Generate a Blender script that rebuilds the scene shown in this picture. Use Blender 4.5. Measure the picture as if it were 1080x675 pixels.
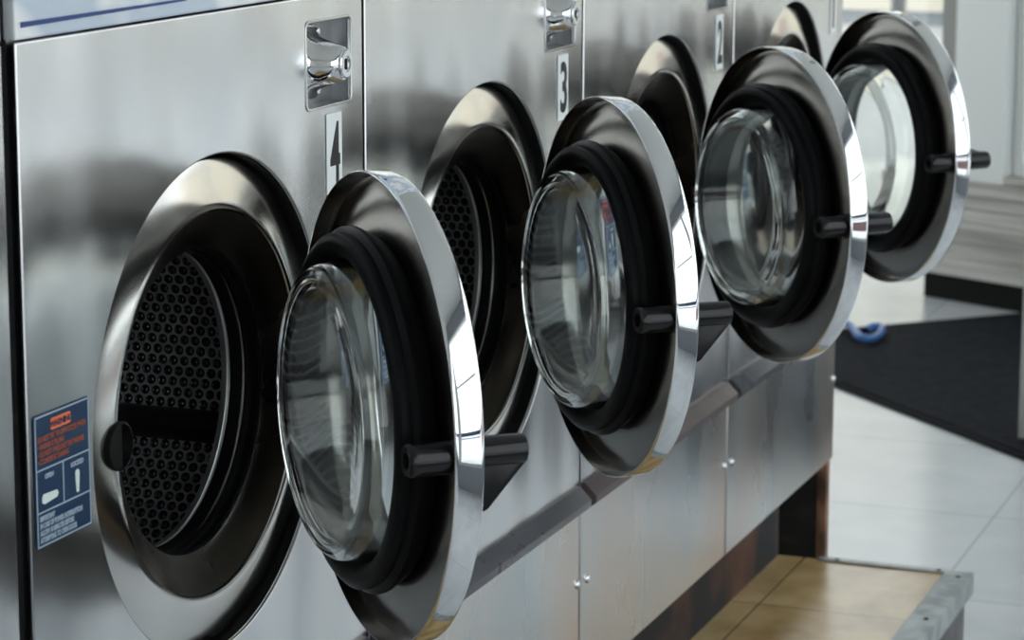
import bpy, bmesh, math, random
from mathutils import Matrix, Vector
random.seed(4)
for o in list(bpy.data.objects): bpy.data.objects.remove(o)
S = bpy.context.scene
COL = S.collection
PI = math.pi

# ------------------------------------------------------------------ camera
cam = bpy.data.cameras.new('camera'); camo = bpy.data.objects.new('camera', cam); COL.objects.link(camo)
RT = (0.36056890, -0.93273200, 0.00104072); UP = (0.16329628, 0.06422438, 0.98448441); FW = (0.91832695, 0.35480452, -0.17546898)
camo.matrix_world = Matrix(((RT[0], UP[0], -FW[0], -1.89187), (RT[1], UP[1], -FW[1], -1.16459), (RT[2], UP[2], -FW[2], 1.49557), (0, 0, 0, 1)))
cam.sensor_width = 36; cam.lens = 2812.19 / 1080 * 36
cam.shift_x = (540 - 534.05) / 1080; cam.shift_y = (290.73 - 337.5) / 1080
cam.clip_start = 0.05; cam.clip_end = 200
cam.dof.use_dof = True; cam.dof.focus_distance = 2.75; cam.dof.aperture_fstop = 11.0
S.camera = camo

# ------------------------------------------------------------------ view, world, lights
S.view_settings.view_transform = 'Standard'; S.view_settings.look = 'None'
S.view_settings.gamma = 1; S.view_settings.use_curve_mapping = False
S.view_settings.exposure = 0.0
W = bpy.data.worlds.new('world'); S.world = W; W.use_nodes = True
nt = W.node_tree; nt.nodes.clear()
wo = nt.nodes.new('ShaderNodeOutputWorld'); bg = nt.nodes.new('ShaderNodeBackground')
tc = nt.nodes.new('ShaderNodeTexCoord'); sp = nt.nodes.new('ShaderNodeSeparateXYZ'); rp = nt.nodes.new('ShaderNodeValToRGB')
nt.links.new(tc.outputs['Generated'], sp.inputs[0]); nt.links.new(sp.outputs[2], rp.inputs[0])
rp.color_ramp.elements[0].position = 0.0; rp.color_ramp.elements[0].color = (0.97, 0.98, 1.0, 1)
rp.color_ramp.elements[1].position = 0.6; rp.color_ramp.elements[1].color = (0.86, 0.93, 1.0, 1)
nt.links.new(rp.outputs[0], bg.inputs[0]); nt.links.new(bg.outputs[0], wo.inputs[0])
bg.inputs[1].default_value = 2.25
sun = bpy.data.lights.new('sun', 'SUN'); sun.energy = 1.6; sun.angle = math.radians(1); sun.color = (1, .96, .9)
suno = bpy.data.objects.new('sun', sun); COL.objects.link(suno); suno.rotation_euler = (math.radians(-32), math.radians(8), 0)

# ------------------------------------------------------------------ materials
def mat(name, color=(.5, .5, .5), metal=0.0, rough=0.5, **k):
    m = bpy.data.materials.new(name); m.use_nodes = True
    b = m.node_tree.nodes['Principled BSDF']
    b.inputs['Base Color'].default_value = (*color, 1); b.inputs['Metallic'].default_value = metal; b.inputs['Roughness'].default_value = rough
    for kk, v in k.items(): b.inputs[kk.replace('_', ' ')].default_value = v
    return m
def nodes(m): return m.node_tree.nodes, m.node_tree.links, m.node_tree.nodes['Principled BSDF']
def noise_color(m, c1, c2, scale=(1, 1, 1), size=3.0, detail=4, lo=.35, hi=.65, coords='Object'):
    n, l, b = nodes(m)
    t = n.new('ShaderNodeTexCoord'); mp = n.new('ShaderNodeMapping'); mp.inputs['Scale'].default_value = scale
    nz = n.new('ShaderNodeTexNoise'); nz.inputs['Scale'].default_value = size; nz.inputs['Detail'].default_value = detail
    r = n.new('ShaderNodeValToRGB'); r.color_ramp.elements[0].position = lo; r.color_ramp.elements[1].position = hi
    r.color_ramp.elements[0].color = (*c1, 1); r.color_ramp.elements[1].color = (*c2, 1)
    l.new(t.outputs[coords], mp.inputs[0]); l.new(mp.outputs[0], nz.inputs[0]); l.new(nz.outputs[0], r.inputs[0]); l.new(r.outputs[0], b.inputs['Base Color'])
    return r, nz
def noise_bump(m, scale=(1, 1, 1), size=3.0, strength=.1, dist=.01, detail=2, prev=None):
    n, l, b = nodes(m)
    t = n.new('ShaderNodeTexCoord'); mp = n.new('ShaderNodeMapping'); mp.inputs['Scale'].default_value = scale
    nz = n.new('ShaderNodeTexNoise'); nz.inputs['Scale'].default_value = size; nz.inputs['Detail'].default_value = detail
    bp = n.new('ShaderNodeBump'); bp.inputs['Strength'].default_value = strength; bp.inputs['Distance'].default_value = dist
    l.new(t.outputs['Object'], mp.inputs[0]); l.new(mp.outputs[0], nz.inputs[0]); l.new(nz.outputs[0], bp.inputs['Height'])
    if prev: l.new(prev.outputs[0], bp.inputs['Normal'])
    l.new(bp.outputs[0], b.inputs['Normal']); return bp
def noise_rough(m, lo, hi, size=4.0, scale=(1, 1, 1)):
    n, l, b = nodes(m)
    t = n.new('ShaderNodeTexCoord'); mp = n.new('ShaderNodeMapping'); mp.inputs['Scale'].default_value = scale
    nz = n.new('ShaderNodeTexNoise'); nz.inputs['Scale'].default_value = size; nz.inputs['Detail'].default_value = 5
    mr = n.new('ShaderNodeMapRange'); mr.inputs[1].default_value = .3; mr.inputs[2].default_value = .7; mr.inputs[3].default_value = lo; mr.inputs[4].default_value = hi
    l.new(t.outputs['Object'], mp.inputs[0]); l.new(mp.outputs[0], nz.inputs[0]); l.new(nz.outputs[0], mr.inputs[0]); l.new(mr.outputs[0], b.inputs['Roughness'])

M = {}
M['panel'] = mat('brushed_steel_panel', (.62, .63, .64), 1, .24)
noise_color(M['panel'], (.62, .64, .665), (.72, .725, .725), (1, 1, .5), 5, 5)
noise_rough(M['panel'], .17, .27, 6, (1, 1, .3))
b0 = noise_bump(M['panel'], (2.0, 1, .6), 2.6, .8, .02, 1)
noise_bump(M['panel'], (260, 1, 3), 6, .04, .001, 2, b0)
M['lower'] = mat('stained_steel_panel', (.6, .6, .6), 1, .3)
r_, _ = noise_color(M['lower'], (.50, .56, .60), (.64, .55, .49), (1, 1, .6), 2.6, 4, .38, .66)
e = r_.color_ramp.elements.new(.5); e.color = (.60, .59, .575, 1)
noise_rough(M['lower'], .22, .36, 5, (1, 1, .4))
b0 = noise_bump(M['lower'], (1.2, 1, .7), 2.0, .35, .02, 1)
noise_bump(M['lower'], (90, 1, 2), 6, .012, .001, 1, b0)
M['bezel'] = mat('bezel_steel', (.66, .65, .63), 1, .16)
noise_rough(M['bezel'], .10, .22, 9)
noise_bump(M['bezel'], (1, 1, 1), 5, .12, .01, 2)
M['cone'] = mat('worn_steel', (.42, .39, .35), 1, .26); noise_rough(M['cone'], .18, .32, 9)
noise_color(M['cone'], (.22, .205, .18), (.40, .375, .34), (1, 1, 1), 14, 5)
M['chrome'] = mat('chrome', (.86, .87, .88), 1, .035)
M['dish'] = mat('satin_dish_steel', (.25, .24, .22), 1, .2)
noise_rough(M['dish'], .16, .26, 14); noise_bump(M['dish'], (1, 1, 1), 40, .05, .003, 3)
M['drum'] = mat('drum_steel', (.68, .68, .68), 1, .36)
M['dome'] = mat('drum_hole_dark', (.008, .008, .009), 0, .12)  # black domes stand in for the dark inside the punched holes
M['drumring'] = mat('drum_front_steel', (.10, .10, .102), 1, .30)
M['lip'] = mat('drum_lip_steel', (.16, .16, .16), 1, .24)
M['rubber'] = mat('black_rubber', (.005, .005, .0055), 0, .38, Specular_IOR_Level=.09); noise_rough(M['rubber'], .30, .5, 18)
M['black'] = mat('gloss_black_plastic', (.007, .007, .008), 0, .2, Specular_IOR_Level=.4)
M['gap'] = mat('gap_shade_dark_steel', (.003, .003, .003), 0, .6, Specular_IOR_Level=.18)  # near-black shade of gaps put into the colour; also screws, hinge, tub
M['side'] = mat('cabinet_side_steel', (.38, .39, .41), 1, .35); noise_rough(M['side'], .3, .42, 4)
M['rail'] = mat('grey_rail_plastic', (.055, .055, .065), 0, .28); noise_rough(M['rail'], .22, .36, 9)
M['railbrown'] = mat('brown_rail_plastic', (.085, .065, .065), 0, .36); noise_rough(M['railbrown'], .3, .45, 12)
M['gasketgray'] = mat('gasket_grey', (.05, .05, .052), 0, .3)
M['white'] = mat('white_sticker', (.80, .84, .84), 0, .4)
M['ink'] = mat('black_ink', (.01, .01, .012), 0, .4)
M['navy'] = mat('navy_sticker', (.012, .038, .09), 0, .4, Specular_IOR_Level=.3)
M['orange'] = mat('orange_print', (.85, .18, .06), 0, .45)
M['redtext'] = mat('dull_orange_print', (.42, .11, .06), 0, .45)
M['pale'] = mat('pale_blue_print', (.42, .52, .62), 0, .4)
M['mint'] = mat('white_print', (.75, .84, .80), 0, .4)
M['ctrl'] = mat('control_panel_overlay', (.66, .70, .75), .1, .25)
r_, _ = noise_color(M['ctrl'], (.50, .58, .68), (.80, .82, .84), (1, 1, 1.5), 7, 2, .45, .55)
M['blue'] = mat('blue_print', (.012, .05, .20), 0, .4, Specular_IOR_Level=.3)
M['screw'] = mat('screw_steel', (.75, .76, .78), 1, .2)
M['lockgrey'] = mat('lock_plate', (.40, .41, .42), 1, .3)
M['glass'] = mat('bowl_glass', (.95, .99, .975), 0, .045, Transmission_Weight=1.0, IOR=1.5)
M['pane'] = bpy.data.materials.new('window_glass'); M['pane'].use_nodes = True
pn = M['pane'].node_tree; pn.nodes.clear()
pO = pn.nodes.new('ShaderNodeOutputMaterial'); pM = pn.nodes.new('ShaderNodeMixShader'); pT = pn.nodes.new('ShaderNodeBsdfTransparent'); pG = pn.nodes.new('ShaderNodeBsdfGlossy')
pG.inputs['Roughness'].default_value = 0; pM.inputs[0].default_value = .05; pT.inputs[0].default_value = (.97, .985, .98, 1)
pn.links.new(pT.outputs[0], pM.inputs[1]); pn.links.new(pG.outputs[0], pM.inputs[2]); pn.links.new(pM.outputs[0], pO.inputs[0])
M['wall'] = mat('painted_wall', (.62, .62, .60), 0, .6); noise_color(M['wall'], (.56, .56, .54), (.68, .68, .66), size=2)
M['whitepaint'] = mat('white_paint', (.80, .82, .81), 0, .4)
M['greypaint'] = mat('grey_paint', (.46, .46, .44), 0, .45)
M['sill'] = mat('worn_sill_paint', (.42, .40, .36), 0, .5)
noise_color(M['sill'], (.32, .30, .27), (.58, .56, .52), (.5, .5, 16), 2.2, 5, .36, .58)
M['pillargrey'] = mat('pillar_grey_paint', (.30, .30, .28), 0, .5)
M['ceil'] = mat('ceiling_paint', (.78, .78, .76), 0, .8)
M['alu'] = mat('aluminium_trim', (.36, .39, .41), .7, .4); noise_color(M['alu'], (.25, .28, .29), (.44, .47, .48), size=25)
M['stepface'] = mat('step_face', (.10, .10, .10), 0, .6); noise_color(M['stepface'], (.06, .06, .06), (.15, .15, .15), size=12)
M['mat'] = mat('black_floor_mat', (.012, .013, .017), 0, .85, Specular_IOR_Level=.07); noise_color(M['mat'], (.008, .009, .012), (.017, .019, .024), size=30, detail=6)
noise_bump(M['mat'], (1, 1, 1), 400, .5, .003, 2)
M['matedge'] = mat('black_mat_edge', (.005, .005, .006), 0, .8, Specular_IOR_Level=.08)
M['wood'] = mat('black_painted_wood', (.03, .03, .033), 0, .6, Specular_IOR_Level=.2)
r_, _ = noise_color(M['wood'], (.012, .013, .016), (.16, .07, .04), (1, 6, 1), 5, 9, .47, .78)
M['rawwood'] = mat('worn_wood', (.25, .13, .07), 0, .6); noise_color(M['rawwood'], (.06, .03, .02), (.42, .22, .12), (1, 1, .4), 22, 6)
M['voidshade'] = mat('void_shade_board', (.012, .010, .009), 0, .7); noise_color(M['voidshade'], (.006, .006, .006), (.05, .035, .02), (1, 1, 3), 9, 6, .5, .8)  # shade of the void under the end machine, put into the colour
M['bluestrap'] = mat('blue_plastic', (.05, .16, .42), 0, .35)
M['lamp'] = mat('lamp_diffuser', (.9, .9, .9), 0, .5, Emission_Color=(1, .97, .92, 1), Emission_Strength=4.0)
M['pavement'] = mat('pavement', (.6, .6, .58), 0, .8); noise_color(M['pavement'], (.56, .56, .56), (.68, .68, .67), size=3)  # kept pale so the steel panels reflect it brightly
M['pavement_far'] = mat('dimmed_pavement', (.34, .345, .34), 0, .8); noise_color(M['pavement_far'], (.31, .315, .31), (.39, .39, .385), size=2)  # darker copy of the pavement, dims the glare seen through the entrance
M['road'] = mat('asphalt', (.10, .125, .15), 0, .7)
M['cream'] = mat('cream_wall', (.85, .76, .60), 0, .8)
M['pinkp'] = mat('coral_paint', (.82, .46, .46), 0, .5)
M['kneewall'] = mat('knee_wall_paint', (.36, .38, .42), 0, .5)
M['darkframe'] = mat('dark_frame', (.03, .03, .035), 0, .4)

def tile_mat(name, c1, c2, seam, tw, ox, oy, rough, bumpy=.1, mott=6, c3=None):
    m = mat(name, c1, 0, rough); n, l, b = nodes(m)
    t = n.new('ShaderNodeTexCoord'); mp = n.new('ShaderNodeMapping'); mp.inputs['Location'].default_value = (-ox, -oy, 0)
    br = n.new('ShaderNodeTexBrick'); br.offset = 0; br.squash = 1
    br.inputs['Scale'].default_value = 1; br.inputs['Brick Width'].default_value = tw; br.inputs['Row Height'].default_value = tw
    br.inputs['Mortar Size'].default_value = .0022; br.inputs['Mortar Smooth'].default_value = .3
    br.inputs['Color1'].default_value = (*c1, 1); br.inputs['Color2'].default_value = (*c2, 1); br.inputs['Mortar'].default_value = (*seam, 1)
    nz = n.new('ShaderNodeTexNoise'); nz.inputs['Scale'].default_value = mott; nz.inputs['Detail'].default_value = 6
    r = n.new('ShaderNodeValToRGB'); r.color_ramp.elements[0].position = .32; r.color_ramp.elements[1].position = .62
    r.color_ramp.elements[0].color = (*(c3 or (.8, .8, .8)), 1); r.color_ramp.elements[1].color = (1, 1, 1, 1)
    mx = n.new('ShaderNodeMixRGB'); mx.blend_type = 'MULTIPLY'; mx.inputs[0].default_value = 1
    l.new(t.outputs['Object'], mp.inputs[0]); l.new(mp.outputs[0], br.inputs[0]); l.new(t.outputs['Object'], nz.inputs[0])
    l.new(nz.outputs[0], r.inputs[0]); l.new(br.outputs[0], mx.inputs[1]); l.new(r.outputs[0], mx.inputs[2]); l.new(mx.outputs[0], b.inputs['Base Color'])
    return m
M['whitetile'] = tile_mat('white_floor_tile', (.63, .645, .65), (.60, .62, .63), (.36, .37, .38), .61, 3.59, -.155, .22, c3=(.86, .87, .88), mott=4)
M['tantile'] = tile_mat('tan_floor_tile', (.54, .39, .19), (.47, .33, .15), (.16, .10, .05), .305, 2.275, -.009, .2, c3=(.62, .55, .45), mott=9)

# ------------------------------------------------------------------ mesh helpers
def smooth(me, ang=35):
    me.shade_smooth()
    try: me.set_sharp_from_angle(angle=math.radians(ang))
    except Exception: pass
def link_mesh(name, me, m, parent=None, loc=(0, 0, 0), rot=(0, 0, 0), sm=True, ang=35):
    o = bpy.data.objects.new(name, me); COL.objects.link(o)
    if m is not None:
        ms = m if isinstance(m, (list, tuple)) else [m]
        if len(ms) == 1: me.materials.clear()
        for q in ms: me.materials.append(q)
    if sm: smooth(me, ang)
    o.parent = parent; o.location = loc; o.rotation_euler = rot
    return o
def pydata(name, v, f):
    me = bpy.data.meshes.new(name); me.from_pydata(v, [], f); me.update(); return me
class MB:
    """collects boxes, prisms, lathes, tubes in one mesh"""
    def __init__(s): s.bm = bmesh.new()
    def box(s, x0, x1, y0, y1, z0, z1, bev=0, seg=2, M4=None, mi=0):
        b = bmesh.new(); bmesh.ops.create_cube(b, size=1)
        for v in b.verts: v.co = Vector(((x0 + x1) / 2 + v.co.x * (x1 - x0), (y0 + y1) / 2 + v.co.y * (y1 - y0), (z0 + z1) / 2 + v.co.z * (z1 - z0)))
        if bev: bmesh.ops.bevel(b, geom=b.edges[:], offset=bev, segments=seg, profile=.7, affect='EDGES')
        return s.add(b, M4, mi)
    def add(s, b, M4=None, mi=0):
        if M4 is not None: bmesh.ops.transform(b, matrix=M4, verts=b.verts)
        for f in b.faces: f.material_index = mi
        me = bpy.data.meshes.new('t'); b.to_mesh(me); b.free(); s.bm.from_mesh(me); bpy.data.meshes.remove(me); return s
    def lathe(s, prof, n=96, M4=None, closed=False, mi=0):
        """prof: (radius, axial); axis = local Y; circle in XZ plane."""
        b = bmesh.new(); rings = []
        for (r, a) in prof:
            if r < 1e-6: rings.append([b.verts.new((0, a, 0))])
            else: rings.append([b.verts.new((r * math.cos(2 * PI * k / n), a, r * math.sin(2 * PI * k / n))) for k in range(n)])
        idx = list(range(len(prof) - 1)) + ([len(prof) - 1] if closed else [])
        for i in idx:
            A = rings[i]; B = rings[(i + 1) % len(rings)]
            for k in range(n):
                k2 = (k + 1) % n
                if len(A) == 1 and len(B) == 1: continue
                if len(A) == 1: b.faces.new((A[0], B[k], B[k2]))
                elif len(B) == 1: b.faces.new((A[k], B[0], A[k2]))
                else: b.faces.new((A[k], B[k], B[k2], A[k2]))
        bmesh.ops.recalc_face_normals(b, faces=b.faces)
        return s.add(b, M4, mi)
    def prism(s, pts, d0, d1, axis='x', bev=0, M4=None, mi=0):
        b = bmesh.new()
        def P(u, v, d): return {'x': (d, u, v), 'y': (u, d, v), 'z': (u, v, d)}[axis]
        A = [b.verts.new(P(u, v, d0)) for u, v in pts]; B = [b.verts.new(P(u, v, d1)) for u, v in pts]
        b.faces.new(A); b.faces.new(B[::-1]); k = len(pts)
        for i in range(k): b.faces.new((A[i], B[i], B[(i + 1) % k], A[(i + 1) % k]))
        bmesh.ops.recalc_face_normals(b, faces=b.faces)
        if bev: bmesh.ops.bevel(b, geom=b.edges[:], offset=bev, segments=2, profile=.7, affect='EDGES')
        return s.add(b, M4, mi)
    def mesh(s, name):
        me = bpy.data.meshes.new(name); s.bm.to_mesh(me); s.bm.free(); return me
    def build(s, name, m, parent=None, loc=(0, 0, 0), rot=(0, 0, 0), sm=True, ang=35): return link_mesh(name, s.mesh(name), m, parent, loc, rot, sm, ang)
def arc(cx, cy, r, a0, a1, n=6):
    return [(cx + r * math.cos(math.radians(a0 + (a1 - a0) * i / n)), cy + r * math.sin(math.radians(a0 + (a1 - a0) * i / n))) for i in range(n + 1)]
def curve_plate(name, splines, thick, bevel):
    """2D curve with holes, filled and extruded; local XY of the curve -> X,Z in the world, front towards -Y"""
    cu = bpy.data.curves.new(name, 'CURVE'); cu.dimensions = '2D'; cu.fill_mode = 'BOTH'
    cu.extrude = max(thick / 2 - bevel, 0); cu.bevel_depth = bevel; cu.bevel_resolution = 2; cu.offset = -bevel
    for pts in splines:
        s = cu.splines.new('POLY'); s.points.add(len(pts) - 1)
        for p, (x, y) in zip(s.points, pts): p.co = (x, y, 0, 1)
        s.use_cyclic_u = True
    o = bpy.data.objects.new(name, cu); COL.objects.link(o)
    dg = bpy.context.evaluated_depsgraph_get(); me = bpy.data.meshes.new_from_object(o.evaluated_get(dg))
    bpy.data.objects.remove(o); bpy.data.curves.remove(cu)
    me.transform(Matrix.Rotation(PI / 2, 4, 'X')); me.name = name
    return me
def circ(cx, cy, r, n=128): return [(cx + r * math.cos(2 * PI * k / n), cy + r * math.sin(2 * PI * k / n)) for k in range(n)]
def rrect(x0, x1, y0, y1, r, n=5):
    return arc(x1 - r, y0 + r, r, -90, 0, n) + arc(x1 - r, y1 - r, r, 0, 90, n) + arc(x0 + r, y1 - r, r, 90, 180, n) + arc(x0 + r, y0 + r, r, 180, 270, n)
def text_mesh(lines_, size, sx=1.0, bold=0.0, depth=.0003, align='LEFT'):
    cu = bpy.data.curves.new('lettering', 'FONT'); cu.body = lines_; cu.size = size; cu.extrude = depth; cu.offset = bold; cu.align_x = align; cu.space_line = .95
    o = bpy.data.objects.new('lettering', cu); COL.objects.link(o)
    dg = bpy.context.evaluated_depsgraph_get(); me = bpy.data.meshes.new_from_object(o.evaluated_get(dg))
    bpy.data.objects.remove(o); bpy.data.curves.remove(cu)
    me.transform(Matrix.Rotation(PI / 2, 4, 'X') @ Matrix.Diagonal((sx, 1, 1, 1))); return me
def empty(name, loc=(0, 0, 0), rz=0, parent=None):
    o = bpy.data.objects.new(name, None); o.empty_display_size = .1; COL.objects.link(o); o.location = loc; o.rotation_euler = (0, 0, rz); o.parent = parent; return o
def tag(o, label, cat, group=None, kind=None):
    o['label'] = label; o['category'] = cat
    if group: o['group'] = group
    if kind: o['kind'] = kind
    return o
def struct(o): o['kind'] = 'structure'; return o

# ------------------------------------------------------------------ setting
PZ = 0.170                       # platform top
EX = 2.577                       # platform end (x)
struct(MB().box(-4, 9, -2.07, 6, -.1, 0).build('floor', M['whitetile'], sm=False))
pf = struct(MB().box(-4, EX - .002, -.290, .75, 0.001, PZ).build('floor_platform', M['tantile'], sm=False))
struct(MB().box(-4, EX, -.296, -.290, 0.001, PZ - .004).build('trim_3', M['stepface'], sm=False))
t1 = MB().prism([(-.310, PZ - .035), (-.301, PZ - .035), (-.301, PZ + .0005), (-.262, PZ + .0005), (-.262, PZ + .003), (-.310, PZ + .003)], -4, EX + .004, 'x').build('trim_1', M['alu'], sm=False)
struct(t1); sc = MB()
for k in range(8): sc.lathe([(0, .0016), (.004, .0012), (.0045, 0)], 16, Matrix.Translation((EX - .034 - .257 * k, -.290, PZ + .003)) @ Matrix.Rotation(PI / 2, 4, 'X'))
sc.build('screw', M['gap'], t1)
t2 = MB().prism([(EX - .016, PZ + .0005), (EX + .002, PZ + .0005), (EX + .002, PZ - .02), (EX + .005, PZ - .02), (EX + .005, PZ + .003), (EX - .016, PZ + .003)], -.262, 0.0, 'x').build('trim_2', M['alu'], sm=False)
t2.data.transform(Matrix(((0, 1, 0, 0), (1, 0, 0, 0), (0, 0, 1, 0), (0, 0, 0, 1))))
bpy.data.objects.remove(t2)
bm2 = MB().prism([(EX - .014, PZ + .0005), (EX + .002, PZ + .0005), (EX + .002, PZ - .02), (EX + .005, PZ - .02), (EX + .005, PZ + .003), (EX - .014, PZ + .003)], -.262, -.035, 'y')
t2 = struct(bm2.build('trim_2', M['alu'], sm=False))
sc = MB()
for yy in (-.068, -.25): sc.lathe([(0, .0016), (.004, .0012), (.0045, 0)], 16, Matrix.Translation((EX - .005, yy, PZ + .003)) @ Matrix.Rotation(PI / 2, 4, 'X'))
sc.build('screw', M['gap'], t2)
# plinth boards under the machines
struct(MB().box(-1.5, EX - .003, .040, .062, PZ, .298, .001).build('baseboard_front', M['wood'], sm=False))
struct(MB().box(2.772, 2.792, .0225, .74, 0.001, .298, .001).build('baseboard_right', M['voidshade'], sm=False))  # end board behind the raw edge, darkened as shade of the void
struct(MB().box(2.770, 2.793, .004, .022, 0.001, .298, .001).build('trim_8', M['rawwood'], sm=False))
struct(MB().box(EX + .004, 2.771, .30, .32, 0.001, .297, .001).build('baseboard_back', M['voidshade'], sm=False))
# ceiling and walls (built where they stand; mostly out of the frame)
struct(MB().box(-4, 9, -2.07, 3.1, 2.95, 3.05).build('ceiling', M['ceil'], sm=False))
struct(MB().box(-4, 9, .76, .86, 0, 2.95).build('wall_back', M['wall'], sm=False)) if False else None
struct(MB().box(-4, 2.86, .76, .86, 0, 2.95).build('wall_back', M['wall'], sm=False))
wr = struct(MB().box(2.86, 7.3, 3.0, 3.1, 0, .5).box(2.86, 7.3, 3.0, 3.1, 2.6, 2.95).box(2.86, 3.1, 3.0, 3.1, .5, 2.6).box(5.0, 5.2, 3.0, 3.1, .5, 2.6).box(7.1, 7.3, 3.0, 3.1, .5, 2.6).build('wall_rear_added', M['wall'], sm=False))  # unseen; window openings added to brighten the entrance area
for xa, xb in ((3.1, 5.0), (5.2, 7.1)): MB().box(xa, xb, 3.045, 3.05, .5, 2.6).build('window_pane', M['pane'], wr, sm=False)
struct(MB().box(2.76, 2.86, .86, 3.0, 0, 2.95).build('wall_side', M['wall'], sm=False))
struct(MB().box(-4.1, -4, -2.07, 1.2, 0, 2.95).build('wall_left', M['wall'], sm=False))

# storefront wall opposite the machines: knee wall, mullions, header, big windows
WY = -1.95
wf = MB(); wf.box(-4, 9, WY - .12, WY, 0, .40); wf.box(-4, 9, WY - .12, WY, 2.60, 2.95)
struct(wf.build('wall_front', M['kneewall'], sm=False))
for i in range(8):
    x0 = -4 + i * 1.625; w = MB(); xa, xb = x0 + .05, x0 + 1.575
    w.box(x0, xa, WY - .1, WY - .02, .40, 2.60); w.box(xb, x0 + 1.625, WY - .1, WY - .02, .40, 2.60)
    w.box(xa, xb, WY - .1, WY - .02, .40, .45); w.box(xa, xb, WY - .1, WY - .02, 2.55, 2.60)
    w.box(xa, xb, WY - .07, WY - .05, 1.62, 1.65)
    wn = struct(w.build('window_%d' % (i + 1), M['whitepaint'], sm=False))
    MB().box(xa, xb, WY - .060, WY - .056, .45, 2.55).build('window_pane', M['pane'], wn, sm=False)
    d = MB(); d.box(xa, xb, WY - .065, WY - .0605, .84, .90); d.build('blue_window_stripe', M['blue'], wn, sm=False)
    d = MB(); d.box(xa, xb, WY - .065, WY - .0605, .80, .815); d.build('blue_window_line', M['blue'], wn, sm=False)
    if i in (3, 7):
        d = MB(); d.box(xa, xb, WY - .065, WY - .0605, *((.58, .76) if i == 3 else (.95, 1.5))); d.build('coral_window_stripe', M['pinkp'], wn, sm=False)

# angled entrance wall beyond the mat
F1 = Vector((6.056, .5455, 0)); dr = Vector((-.4415, -.8973, 0)).normalized()
AM = Matrix(((dr.x, -dr.y, 0, F1.x), (dr.y, dr.x, 0, F1.y), (0, 0, 1, 0), (0, 0, 0, 1)))   # local x along the wall, local y = front normal side
sgn = 1 if (AM.to_3x3() @ Vector((0, 1, 0))).dot(Vector((-1, 0, 0))) > 0 else -1
def fy(a, b): return (min(a * sgn, b * sgn), max(a * sgn, b * sgn))    # distances behind (-) / in front (+)
def ang(mb, name, m): o = mb.build(name, m, sm=False); o.matrix_world = AM; return struct(o)
kw = MB()
for (a_, b_, z0, z1) in ((-.40, 0, .137, .248), (-.40, .004, .251, .289), (-.40, 0, .292, .335)):
    y0, y1 = fy(a_, b_); kw.box(-.0, 1.6, y0, y1, z0, z1)
y0, y1 = fy(-.40, -.012); kw.box(.002, 1.6, y0, y1, .09, .34)
ang(kw, 'wall_right', M['sill'])
kk = MB(); y0, y1 = fy(-.38, -.015); kk.box(.0, 1.6, y0, y1, 0.001, .082); ang(kk, 'sill_void_dark', M['gap'])  # near-black block paints the shaded gap under the sill
sl = MB(); y0, y1 = fy(-.40, .018); sl.box(-.02, 1.6, y0, y1, .336, .372, .006); y0, y1 = fy(-.02, .014); sl.box(-.005, 1.6, y0, y1, .083, .136, .003)
ang(sl, 'trim_4', M['sill'])
sl = MB(); y0, y1 = fy(-.34, -.01); sl.box(.285, 1.6, y0, y1, .373, .397, .006); ang(sl, 'trim_5', M['sill'])
wl = MB(); y0, y1 = fy(-.32, -.05); wl.box(.015, .088, y0, y1, .373, 2.95); ang(wl, 'trim_6', M['pillargrey'])
wl = MB(); y0, y1 = fy(-.30, -.02); wl.box(.09, .28, y0, y1, .373, 2.95); ang(wl, 'trim_7', M['whitepaint'])
wl = MB(); y0, y1 = fy(-.26, -.06)
wl.box(.283, .32, y0, y1, .398, 2.6); wl.box(1.54, 1.60, y0, y1, .398, 2.6); wl.box(.32, 1.54, y0, y1, .398, .44); wl.box(.32, 1.54, y0, y1, 2.54, 2.6)
w9 = ang(wl, 'window_9', M['whitepaint'])
wl = MB(); y0, y1 = fy(-.16, -.155); wl.box(.32, 1.54, y0, y1, .44, 2.54).build('window_pane', M['pane'], w9, sm=False)
# white column standing on the mat at the frame's right edge
struct(MB().box(4.285, 4.40, -.205, -.078, 0.008, 2.95, .004).build('column', M['greypaint']))
# far entrance: glazed front beyond
wl = MB(); y0, y1 = fy(-.30, -.22); wl.box(-.05, .014, y0, y1, 0.001, 2.95); wl.box(-1.26, -1.20, y0, y1, 0, 2.95); wl.box(-1.20, -.05, y0, y1, 2.3, 2.95); dd = ang(wl, 'door_1', M['whitepaint']); y0, y1 = fy(-.262, -.258)
MB().box(-1.20, -.05, y0, y1, 0.004, 2.3).build('door_pane', M['pane'], dd, sm=False)
wl = MB(); y0, y1 = fy(-.30, -.22); wl.box(-2.7, -1.26, y0, y1, 0, 2.95); ang(wl, 'wall_entrance', M['wall'])

# outside
struct(MB().box(9, 40, -20, 30, -.14, -.04).build('ground', M['pavement_far'], sm=False))
struct(MB().box(-30, 9, -30, WY - .15, -.12, -.02).build('ground_front', M['pavement'], sm=False))
struct(MB().box(16.4, 17.6, -20, 30, -.04, -.035).build('road', M['road'], sm=False))
bld = MB(); bld.box(17.6, 18.3, -12, 26, -.04, 4)
bo = tag(bld.build('street_building', M['cream'], sm=False), 'cream building wall across the street, seen through the entrance glass above the furthest door', 'building')
pl = MB().lathe([(0, 3.4), (.05, 3.4), (.05, .02), (.08, .0), (.08, -.04), (0, -.04)], 20, Matrix.Rotation(PI / 2, 4, 'X'))
po = pl.build('street_post', M['darkframe'], None, (16.2, 2.94, 0)); tag(po, 'thin dark post standing outside, beyond the entrance glass', 'post')

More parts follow.
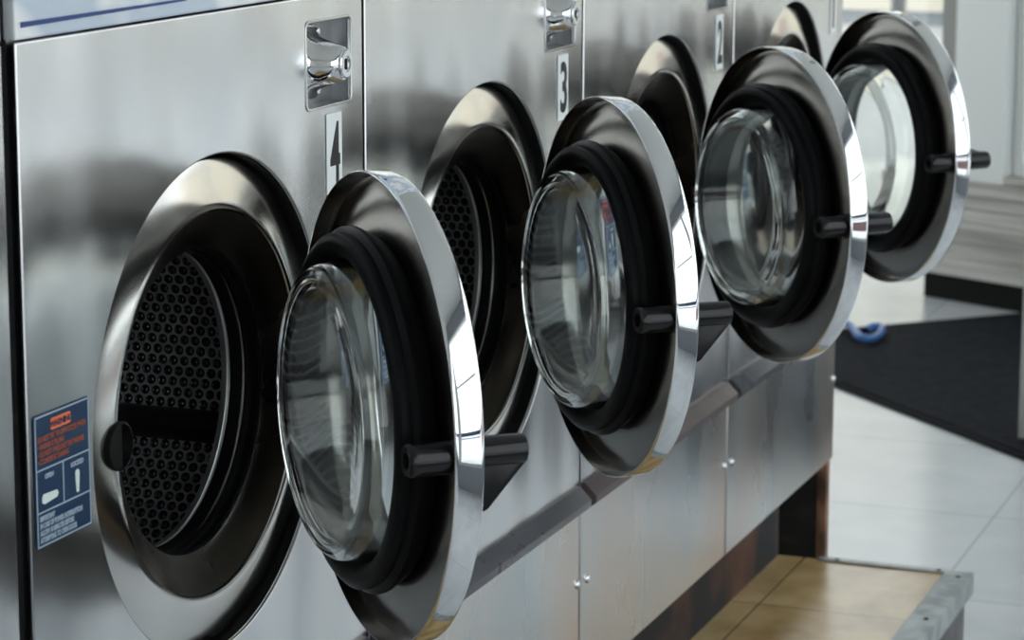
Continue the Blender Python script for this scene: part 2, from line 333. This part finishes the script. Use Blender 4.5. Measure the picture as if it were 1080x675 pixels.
# mat and strap
C0 = Vector((5.17, .93, 0)); a = Vector((-.70, -.714, 0)).normalized(); b = Vector((.69, -.725, 0)).normalized()
MM = Matrix(((a.x, b.x, 0, C0.x), (a.y, b.y, 0, C0.y), (0, 0, 1, 0), (0, 0, 0, 1)))
mt = MB(); mt.box(0.03, 2.3, 0.03, 1.3, .0005, .009, .003)
mo = mt.build('floor_mat', M['mat'], sm=False); mo.matrix_world = MM
tag(mo, 'black carpet mat lying on the white floor tiles in front of the entrance', 'mat')
me_ = MB(); me_.box(0, 2.33, 0, .034, .0005, .006, .002); me_.box(0, 2.33, 1.296, 1.33, .0005, .006, .002); me_.box(0, .034, 0.034, 1.296, .0005, .006, .002); me_.box(2.296, 2.33, .034, 1.296, .0005, .006, .002)
ed = me_.build('border', M['matedge'], mo, sm=False)

def strap():
    pts = [(5.47, .665, .016), (5.43, .625, .03), (5.34, .58, .034), (5.25, .548, .03), (5.225, .52, .026), (5.27, .503, .022), (5.35, .503, .022), (5.42, .515, .026), (5.40, .545, .03), (5.33, .545, .03)]
    cu = bpy.data.curves.new('blue_strap', 'CURVE'); cu.dimensions = '3D'; cu.bevel_depth = .011; cu.bevel_resolution = 3; cu.resolution_u = 8
    s = cu.splines.new('NURBS'); s.points.add(len(pts) - 1); s.use_endpoint_u = True; s.order_u = 3
    for p, q in zip(s.points, pts): p.co = (*q, 1)
    o = bpy.data.objects.new('x', cu); COL.objects.link(o)
    me = bpy.data.meshes.new_from_object(o.evaluated_get(bpy.context.evaluated_depsgraph_get())); bpy.data.objects.remove(o); bpy.data.curves.remove(cu)
    return tag(link_mesh('plastic_strap', me, M['bluestrap']), 'small curled blue plastic strap lying on the edge of the black mat', 'strap')
strap()

# ------------------------------------------------------------------ washing machine
MW = .70; HZ = .92115; HU = .355; ZB = .300; ZR = .557; ZR2 = .589; ZT = 1.300; TOP = 1.78
def make_drum_mesh():
    R = .262; v = []; f = []; mi = []
    n = 96; ys = [.088, .40]
    # cylinder wall + back + front plate, as thin closed lathe
    prof = [(.147, .068), (.152, .064), (.158, .066), (.255, .080), (.2655, .090), (.2655, .405), (0, .41), (0, .40), (.262, .398), (.262, .092), (.252, .088), (.158, .074), (.147, .074)]
    mb = MB().lathe(prof, 120, None, True)
    me = mb.mesh('drum'); 
    for q in me.vertices: v.append(tuple(q.co))
    for p in me.polygons: f.append(tuple(p.vertices)); mi.append(0)
    bpy.data.meshes.remove(me)
    lift = [-20, 100, 220]
    pitch = .0131; rows = 144; dth = 2 * PI / rows
    ns = 10; prof2 = [(.0056, -.0002), (.0051, .0010), (.0040, .0024), (.0021, .0034)]
    rim = [(.0066, -.0003), (.0061, .0004), (.0056, -.0002)]
    for r in range(rows):
        th = r * dth; dg = math.degrees(th)
        if any(abs((dg - q + 180) % 360 - 180) < 4.2 for q in lift): continue
        c, s = math.cos(th), math.sin(th)
        for k in range(22):
            y = .099 + k * pitch + (pitch / 2 if r % 2 else 0)
            if y > .39: continue
            def P(rr, hh, a):
                u = rr * math.cos(a); w = rr * math.sin(a); rad = R - hh
                return (rad * c - w * s, y + u, rad * s + w * c)
            for pr, m_ in ((rim, 0), (prof2, 1)):
                base = len(v)
                for (rr, hh) in pr:
                    for q in range(ns): v.append(P(rr, hh, 2 * PI * q / ns))
                for i in range(len(pr) - 1):
                    for q in range(ns):
                        f.append((base + i * ns + q, base + i * ns + (q + 1) % ns, base + (i + 1) * ns + (q + 1) % ns, base + (i + 1) * ns + q)); mi.append(m_)
                if m_ == 1:
                    v.append((( R - .0036) * c, y, (R - .0036) * s)); t = len(v) - 1; i = len(pr) - 1
                    for q in range(ns): f.append((base + i * ns + q, base + i * ns + (q + 1) % ns, t)); mi.append(1)
    me = pydata('drum', v, f); me.polygons.foreach_set('material_index', mi)
    return me
def make_lifter(q):
    A = Matrix.Rotation(-math.radians(q), 4, 'Y')
    return MB().prism([(.2615, -.018), (.252, -.014), (.236, -.005), (.236, .005), (.252, .014), (.2615, .018)], .10, .392, 'y', .002, A).mesh('drum_lifter')
def number_sign(ch, parent, x0=.602, x1=.639, z0=1.091, z1=1.175):
    sgn_ = MB().box(x0, x1, -.0016, -.0006, z0, z1).build('number_sign', M['white'], parent, sm=False)
    me = text_mesh(ch, .1, .50, .0022, .0002, 'CENTER')
    zs = [q.co.z for q in me.vertices]; xs = [q.co.x for q in me.vertices]
    h = max(zs) - min(zs); w = max(xs) - min(xs); k = .066 / h; kw = (.024 if ch != '1' else .012) / w
    cx = (max(xs) + min(xs)) / 2; cz = (max(zs) + min(zs)) / 2
    me.transform(Matrix.Translation(((x0 + x1) / 2 + .001, -.0019, (z0 + z1) / 2)) @ Matrix.Diagonal((kw, 1, k, 1)) @ Matrix.Translation((-cx, 0, -cz)))
    link_mesh('numeral', me, M['ink'], sgn_, sm=False); return sgn_
def label(parent):
    x0, x1, z0, z1 = .0115, .1035, .866, .982
    lb = MB(); lb.prism([(u, w) for u, w in rrect(x0, x1, z0, z1, .003)], -.0014, -.0005, 'y')
    L = lb.build('warning_label', M['navy'], parent, sm=False)
    fr = MB(); t = .0012; ya, yb = -.0018, -.0013
    for (a_, b_, c_, d_) in ((x0 + .001, x1 - .001, z1 - .001 - t, z1 - .001), (x0 + .001, x1 - .001, z0 + .001, z0 + .001 + t), (x0 + .001, x0 + .001 + t, z0 + .001, z1 - .001), (x1 - .001 - t, x1 - .001, z0 + .001, z1 - .001),
                             (x0 + .001, x1 - .001, .9335, .9335 + t), (x0 + .001, x1 - .001, .8965, .8965 + t), (.0565, .0565 + t, .897, .934)):
        fr.box(a_, b_, ya, yb, c_, d_)
    fr.build('border', M['pale'], L, sm=False)
    MB().prism(rrect(.038, .072, .9655, .9755, .0025), -.0019, -.0013, 'y').build('warning_plate', M['orange'], L, sm=False)
    def tx(s, size, x, z, m, sx=1, al='LEFT', bold=0.0):
        me = text_mesh(s, size, sx, bold, .0002, al); me.transform(Matrix.Translation((x, -.0021, z))); link_mesh('lettering', me, m, L, sm=False)
    tx('WARNING', .0078, .055, .9678, M['navy'], .95, 'CENTER', .0002)
    tx('DO NOT TRY TO OPEN DOOR WHEN\n\u2022 WASHER IS FILLING\n\u2022 DO NOT OVERLOAD THE WASHER\n\u2022 CYLINDER IS TURNING',   .0068, .0155, .9585, M['redtext'], .68, 'LEFT', .0001)
    tx('OPEN', .0058, .033, .9255, M['pale'], .95, 'CENTER', .0002)
    tx('LOCKED', .0058, .080, .9255, M['pale'], .95, 'CENTER', .0002)
    tx('IMPORTANT\nIN CASE OF POWER INTERRUPTION\nALLOW 10 MINUTES BEFORE\nATTEMPTING TO OPEN DOOR', .0066, .016, .8895, M['pale'], .66, 'LEFT', .0002)
    ic = MB()
    ic.prism([(.0235, .9125), (.021, .909), (.0215, .905), (.025, .9035), (.046, .9055), (.048, .9085), (.046, .9115)], -.0019, -.0013, 'y')
    ic.build('icon', M['mint'], L, sm=False)
    ic = MB(); ic.prism([(.0785, .901), (.0825, .901), (.084, .917), (.0835, .920), (.0805, .9215), (.0775, .920), (.077, .917)], -.0019, -.0013, 'y')
    ic.build('icon', M['mint'], L, sm=False)
    return L

def make_washer():
    t = empty('washing_machine')
    # cabinet shell
    c = MB()
    c.box(.005, .017, .010, .72, ZB, TOP - .01); c.box(MW - .017, MW - .005, .010, .72, ZB, TOP - .01); c.box(.017, MW - .017, .70, .72, ZB, TOP - .01)
    c.box(.017, MW - .017, .02, .70, ZB, ZB + .01); c.box(.017, MW - .017, .02, .70, TOP - .02, TOP - .01)
    c.build('cabinet', M['side'], t, sm=False)
    # front panel with door opening and lock recess
    g = .0035
    me = curve_plate('front_panel', [rrect(g, MW - g, ZR2 - .01, ZT - .0008, .002, 2), circ(HU, HZ, .2425, 144), rrect(.557, .666, 1.184, 1.273, .006, 4)], .0044, .0018)
    me.transform(Matrix.Translation((0, .0022, 0))); link_mesh('front_panel', me, M['panel'], t, ang=25)
    me = curve_plate('lower_panel', [rrect(g, MW - g, ZB, ZR + .012, .002, 2)], .014, .0022)
    me.transform(Matrix.Translation((0, .007, 0))); lp = link_mesh('lower_panel', me, M['lower'], t, ang=25)
    for (sx, sz) in ((.029, .448), (MW - .006 - .0, .451)):
        MB().lathe([(0, -.0045), (.004, -.004), (.0062, -.002), (.0068, 0)], 20, Matrix.Translation((sx if sx < .3 else MW - .012, 0, sz))).build('screw', M['screw'], lp)
    MB().prism([(.004, ZR - .002), (-.014, ZR + .000), (-.022, ZR + .006), (-.022, ZR + .016), (-.006, ZR2), (.004, ZR2 + .001)], .004, MW - .016, 'x', .0015).build('rail', M['rail'], t)
    # control panel strip above
    me = curve_plate('control_panel', [rrect(g, MW - g, ZT + .0008, TOP - .01, .002, 2)], .012, .0022)
    me.transform(Matrix.Translation((0, .006, 0))); cp = link_mesh('control_panel', me, M['ctrl'], t, ang=25)
    MB().prism([(.012, ZT + .011), (.30, ZT + .0135), (.30, ZT + .0155), (.012, ZT + .0155)], -.0012, -.0004, 'y').build('blue_stripe', M['blue'], cp, sm=False)
    MB().prism(rrect(.024, .085, ZT + .037, ZT + .07, .006), -.0012, -.0004, 'y').build('blue_emblem', M['blue'], cp, sm=False)
    # bezel ring, gaskets
    loc = (HU, 0, HZ)
    MB().lathe([(.2422, .0046), (.2422, .05), (.2445, .05), (.2445, .0046)], 144, None, True).build('opening_rim', M['gap'], t, loc)  # near-black wall paints the shade in the gap round the ring
    MB().lathe([(.2412, .030), (.2395, .0170), (.2380, .0150), (.2360, .0142), (.1960, .0068), (.1910, .0060), (.1885, .0068), (.1876, .009), (.1880, .012), (.236, .0175), (.2385, .030)], 160, None, True).build('bezel_ring', M['bezel'], t, loc)
    MB().lathe([(.1873, .009), (.1840, .0105), (.1550, .0255), (.1520, .0270), (.1500, .0285), (.1500, .0300), (.156, .0300), (.186, .016)], 144, None, True).build('entry_cone', M['cone'], t, loc)
    MB().lathe([(.1505, .0300), (.1475, .0312), (.1500, .0335), (.1515, .0420), (.1485, .0440), (.1480, .0465), (.151, .0475), (.160, .0475), (.160, .0300)], 144, None, True).build('tub_gasket', M['rubber'], t, loc)
    MB().lathe([(.1480, .0468), (.1466, .0474), (.1460, .0490), (.1470, .0505), (.1466, .0640), (.1485, .0662), (.153, .064), (.153, .0468)], 144, None, True).build('drum_lip', M['lip'], t, loc)
    dm = make_drum_mesh(); d = link_mesh('drum', dm, [M['drum'], M['dome']], t, loc, ang=50)
    for q in (-20, 100, 220): link_mesh('lifter', make_lifter(q), M['drumring'], d)
    MB().lathe([(.1605, .05), (.30, .055), (.30, .425), (0, .44), (0, .43), (.29, .42), (.29, .062), (.1605, .056)], 64, None, True).build('tub', M['gap'], t, loc)
    # latch socket at the left of the ring
    MB().lathe([(.0228, .016), (.0228, .0045), (.0220, .0032), (.0205, .0030), (.0200, .0045), (.0200, .030), (0, .030), (0, .033), (.0228, .033)], 40).build('latch_socket', M['rubber'], t, (.168, 0, HZ))
    hd = [(.168 + .0212 * math.cos(math.radians(q)), HZ + .0212 * math.sin(math.radians(q))) for q in range(84, 277, 8)]
    MB().prism(hd, .0040, .0056, 'y').build('latch_hole_dark', M['gap'], t, sm=False)  # black half disc added to make the latch hole dark
    # coin lock
    lk = MB(); x0, x1, z0, z1 = .557, .666, 1.184, 1.273
    lk.box(x0 - .004, x1 + .004, .022, .025, z0 - .004, z1 + .004); lk.box(x0 - .004, x0 - .0005, 0.0046, .022, z0 - .004, z1 + .004); lk.box(x1 + .0005, x1 + .004, 0.0046, .022, z0 - .004, z1 + .004)
    lk.box(x0, x1, 0.0046, .022, z0 - .004, z0 - .0005); lk.box(x0, x1, 0.0046, .022, z1 + .0005, z1 + .004)
    L = lk.build('lock_recess', M['lockgrey'], t, sm=False)
    lf = MB(); pts = rrect(x0 - .002, x1 + .002, z0 - .002, z1 + .002, .008, 4); pin = rrect(x0 + .001, x1 - .001, z0 + .001, z1 - .001, .006, 4)
    me = curve_plate('recess_frame', [pts, pin], .0016, .0006); me.transform(Matrix.Translation((0, -.0006, 0))); link_mesh('recess_frame', me, M['bezel'], L)
    MB().box(x0 + .002, x0 + .066, .019, .022, z0 + .006, z1 - .006, .001).build('lock_plate', M['bezel'], L)
    kc = (.598, 0, 1.229)
    MB().lathe([(0, .019), (.0355, .019), (.0370, .0165), (.0365, .0145), (.0330, .0120), (.0285, .0075), (.0255, .0010), (.0235, -.0050), (.0205, -.0150), (.0175, -.0225), (.0160, -.0240), (0, -.0240)], 64).build('lock_knob', M['chrome'], L, kc)
    MB().lathe([(.0150, -.0238), (.0148, -.0262), (.0135, -.0275), (.0085, -.0275), (.0080, -.0258), (0, -.0258)], 40).build('key_cylinder', M['screw'], L, kc)
    MB().box(-.0016, .0016, -.0268, -.0256, -.0055, .0055).build('keyhole', M['gap'], L, kc, sm=False)
    for zz in (z1 - .014, z0 + .014): MB().lathe([(0, .0130), (.004, .0135), (.0052, .019)], 20).build('screw', M['screw'], L, (.617, 0, zz))
    label(t)
    return t

# door: origin on the hinge axis, disc centre at local (-L, 0, 0), +Y = inner side
DL = .2534
def make_door():
    D = Matrix.Translation((-DL, 0, 0))
    rim = [(.2276, -.0025), (.2284, -.0035), (.2287, -.006), (.2280, -.0265), (.2268, -.0305), (.2235, -.0325), (.218, -.0335), (.160, -.040), (.150, -.040), (.146, -.036), (.146, -.0105), (.150, -.0095),
           (.166, -.0080), (.178, -.0095), (.192, -.0125), (.206, -.0170), (.216, -.0200), (.2225, -.0195), (.2255, -.0150), (.2264, -.0045), (.2269, -.0025)]
    mb = MB().lathe(rim, 192, D, True)
    me = mb.mesh('door')
    for p in me.polygons:
        cx = p.center.x + DL; r = math.hypot(cx, p.center.z); y = p.center.y
        outer = r > .2271 or y < -.0290
        p.material_index = 0 if outer else 1
    d = link_mesh('door', me, [M['chrome'], M['dish']], ang=50)
    MB().lathe([(.1462, -.020), (.1500, -.010), (.1660, -.0090), (.1690, -.006), (.1735, .0020), (.1765, .0070), (.1765, .0115), (.1735, .0145), (.1705, .0165), (.1712, .0205), (.1705, .0250), (.1670, .0285), (.1615, .0300), (.1555, .0290), (.1500, .0255), (.1472, .020), (.1462, .012)], 144, D, True).build('gasket', M['rubber'], d)
    MB().lathe([(.1458, -.034), (.1458, .004), (.1448, .020), (.1428, .036), (.1405, .0435), (.1360, .0490), (.1300, .0515), (.1200, .0510), (.100, .0505), (.05, .0520), (0, .0525),
                (0, .0465), (.05, .0460), (.100, .0445), (.1180, .0440), (.1265, .0425), (.1310, .0380), (.1335, .031), (.1355, .018), (.1365, .004), (.1370, -.034)], 160, D, True).build('glass_bowl', M['glass'], d, ang=60)
    # latch pin (inner side) near the free edge
    MB().lathe([(0, .030), (.007, .030), (.0075, .036), (.0135, .0365), (.0155, .034), (.0160, .029), (.0152, .026), (.0152, -.004), (.0172, -.006), (.0172, -.022), (0, -.022)], 32, Matrix.Translation((-DL - .2075, 0, 0))).build('latch_pin', M['black'], d)
    return d
def make_handle(parent, ang):
    """hub on the outer side and a lever that tapers away from it; ang = turn about the latch axis, 0 = hanging down"""
    h = MB()
    h.lathe([(0, -.0800), (.0110, -.0800), (.0135, -.0785), (.0142, -.0755), (.0145, -.0380), (.0145, -.030), (0, -.030)], 40)
    h.prism([(-.0338, .008), (-.0338, -.050), (-.0375, -.0535), (-.042, -.051), (-.0775, -.011), (-.0790, .002)], -.0085, .0085, 'x', .002)
    o = h.build('handle', M['black'], parent, (-DL - .2000, 0, 0), (0, ang, 0)); return o

def copy_tree(o, parent=None):
    c = o.copy(); COL.objects.link(c)
    if parent is not None: c.parent = parent
    for ch in list(o.children): copy_tree(ch, c)
    return c
proto = make_washer(); door = make_door()
NAMES = {-1: None, 0: '4', 1: '3', 2: '2', 3: '1'}
LBL = {-1: 'stainless steel washing machine at the left frame edge, only a sliver of it showing',
       0: 'stainless steel washing machine with number 4 sign, closest door swung open',
       1: 'stainless steel washing machine with number 3 sign, between numbers 4 and 2',
       2: 'stainless steel washing machine with number 2 sign and red-brown bottom rail',
       3: 'stainless steel washing machine at the end of the row, beside the black mat'}
TH = {-1: .06, 0: .75057, 1: .71252, 2: .7731, 3: .7724}
HANG = {-1: 0, 0: 0, 1: 0, 2: -PI / 2, 3: -PI * .6}
mach = {}
for i in (0, -1, 1, 2, 3):
    w = proto if i == 0 else copy_tree(proto)
    mach[i] = w
doors = {i: (door if i == 0 else copy_tree(door)) for i in mach}
for i, w in mach.items():
    w.location = (i * MW - (.0145 if i == -1 else 0), 0, 0)
    tag(w, LBL[i], 'washing machine', 'row of front-loading washing machines')
    if NAMES[i]: number_sign(NAMES[i], w)
    d = doors[i]
    d.parent = w; d.location = (.5724, .0306, HZ); d.rotation_euler = (0, 0, TH[i])
    make_handle(d, HANG[i])
    if i == 2:
        for ch in w.children:
            if ch.name.startswith('rail'): ch.data = ch.data.copy(); ch.data.materials[0] = M['railbrown']
for hb in mach.values():
    b_ = MB(); b_.box(-.012, .012, -.012, .010, -.05, .05, .003); b_.build('hinge', M['gap'], hb, (.577, .034, HZ))
